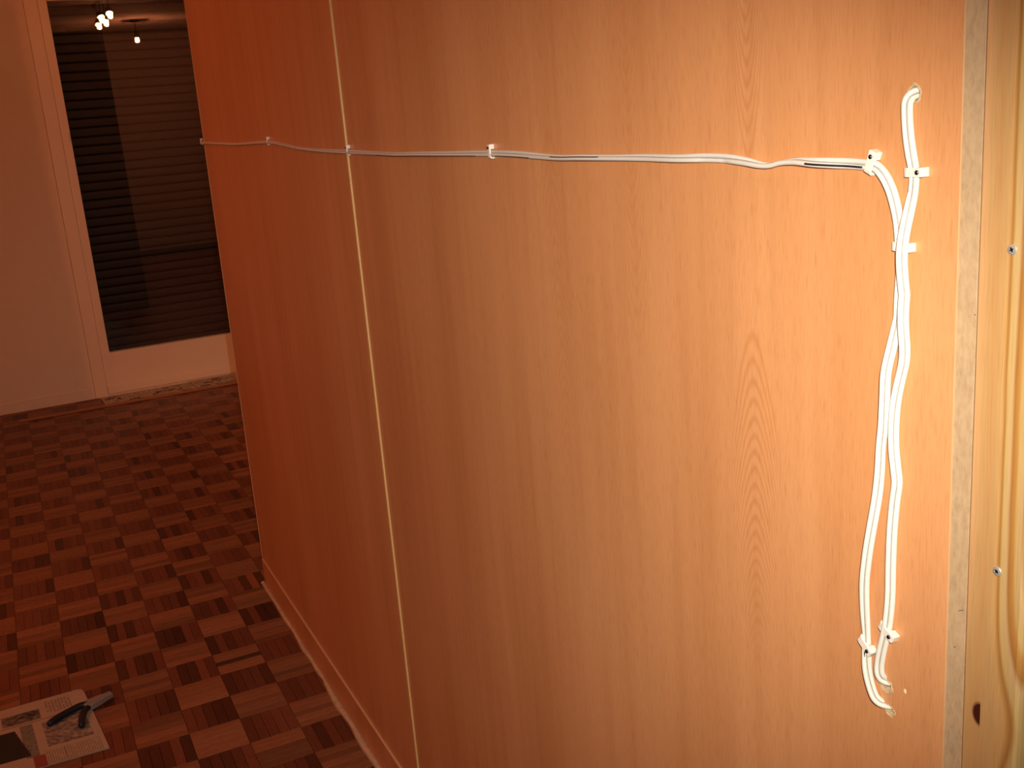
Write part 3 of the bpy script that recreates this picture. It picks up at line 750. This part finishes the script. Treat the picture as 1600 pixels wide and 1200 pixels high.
def grip(P, R_):
    C_ = catmull([(p[0], p[1], p[2], r) for p, r in zip(P, R_)], 6)
    bm = bmesh.new(); tube(bm, [Vector(c[:3]) for c in C_], [max(0.001, c[3]) for c in C_], 12); mesh_obj('handle', bm, M['grip'], pl, True)
grip([(0.040, 0.392, ZP), (0.020, 0.394, ZP + .001), (-0.008, 0.383, ZP), (-0.036, 0.368, ZP), (-0.058, 0.352, ZP - .001), (-0.064, 0.347, ZP - .001)], [0.0070, 0.0086, 0.0092, 0.0090, 0.0084, 0.004])
grip([(0.038, 0.378, ZP), (0.026, 0.362, ZP + .001), (0.019, 0.338, ZP), (0.015, 0.312, ZP), (0.014, 0.294, ZP - .001), (0.015, 0.289, ZP - .001)], [0.0070, 0.0084, 0.0090, 0.0088, 0.0082, 0.004])

# ------------------------------------------------------------ lamps beyond the partition, seen mirrored in the glass
def spot_head(root, p, aim, watt, nm='spot_head'):
    d = (Vector(aim) - Vector(p)).normalized()
    q = d.to_track_quat('Z', 'Y').to_matrix().to_4x4(); Mx = Matrix.Translation(p) @ q
    bm = bmesh.new(); lathe(bm, [(0.014, -0.055), (0.022, -0.050), (0.030, -0.005), (0.034, 0.004), (0.031, 0.004), (0.028, -0.004)], 20, Mx)
    h = mesh_obj(nm, bm, M['black'], root, True)
    bm = bmesh.new(); lathe(bm, [(0.024, -0.0035), (0.026, -0.002), (0.020, 0.004), (0.004, 0.006)], 16, Mx)
    mesh_obj('bulb', bm, M['bulb'], h, True)
    bm = bmesh.new(); tube(bm, [Vector(p) + Vector((0, 0, 0.03)), Vector((p[0], p[1], CEIL - 0.03))], 0.005, 8); mesh_obj('arm', bm, M['black'], h, True)
    l = bpy.data.lights.new('lamp_glow', 'POINT'); l.energy = watt; l.color = WARM; l.shadow_soft_size = 0.02
    lo_ = bpy.data.objects.new('lamp_glow', l); COL.objects.link(lo_); lo_.location = Vector(p) + d * 0.030
rail = empty('ceiling_spotlight', (1.115, 0.44, CEIL)); tag(rail, 'lit four-head ceiling spotlight rail, mirrored in the glazed door', 'lamp')
bm = bmesh.new(); box(bm, 1.10, 1.13, -0.10, 0.98, CEIL - 0.03, CEIL - 0.0005, 0.004, 2); mesh_obj('rail', bm, M['black'], rail)
for p in ((1.117, 0.924, 2.33), (1.082, 0.639, 2.33), (1.155, 0.231, 2.33), (1.123, -0.041, 2.33)):
    spot_head(rail, p, (p[0] + 0.05, p[1] + 1.0, 1.2), 4.0)
single = empty('ceiling_spotlight', (1.639, -1.68, CEIL)); tag(single, 'single lit ceiling spotlight, mirrored lower right in the glazed door', 'lamp')
bm = bmesh.new(); lathe(bm, [(0.045, -0.02), (0.05, -0.0005)], 20, Matrix.Translation((1.639, -1.68, CEIL))); mesh_obj('rose', bm, M['black'], single)
spot_head(single, (1.639, -1.68, 2.33), (1.6, -1.5, 0.9), 60.0)
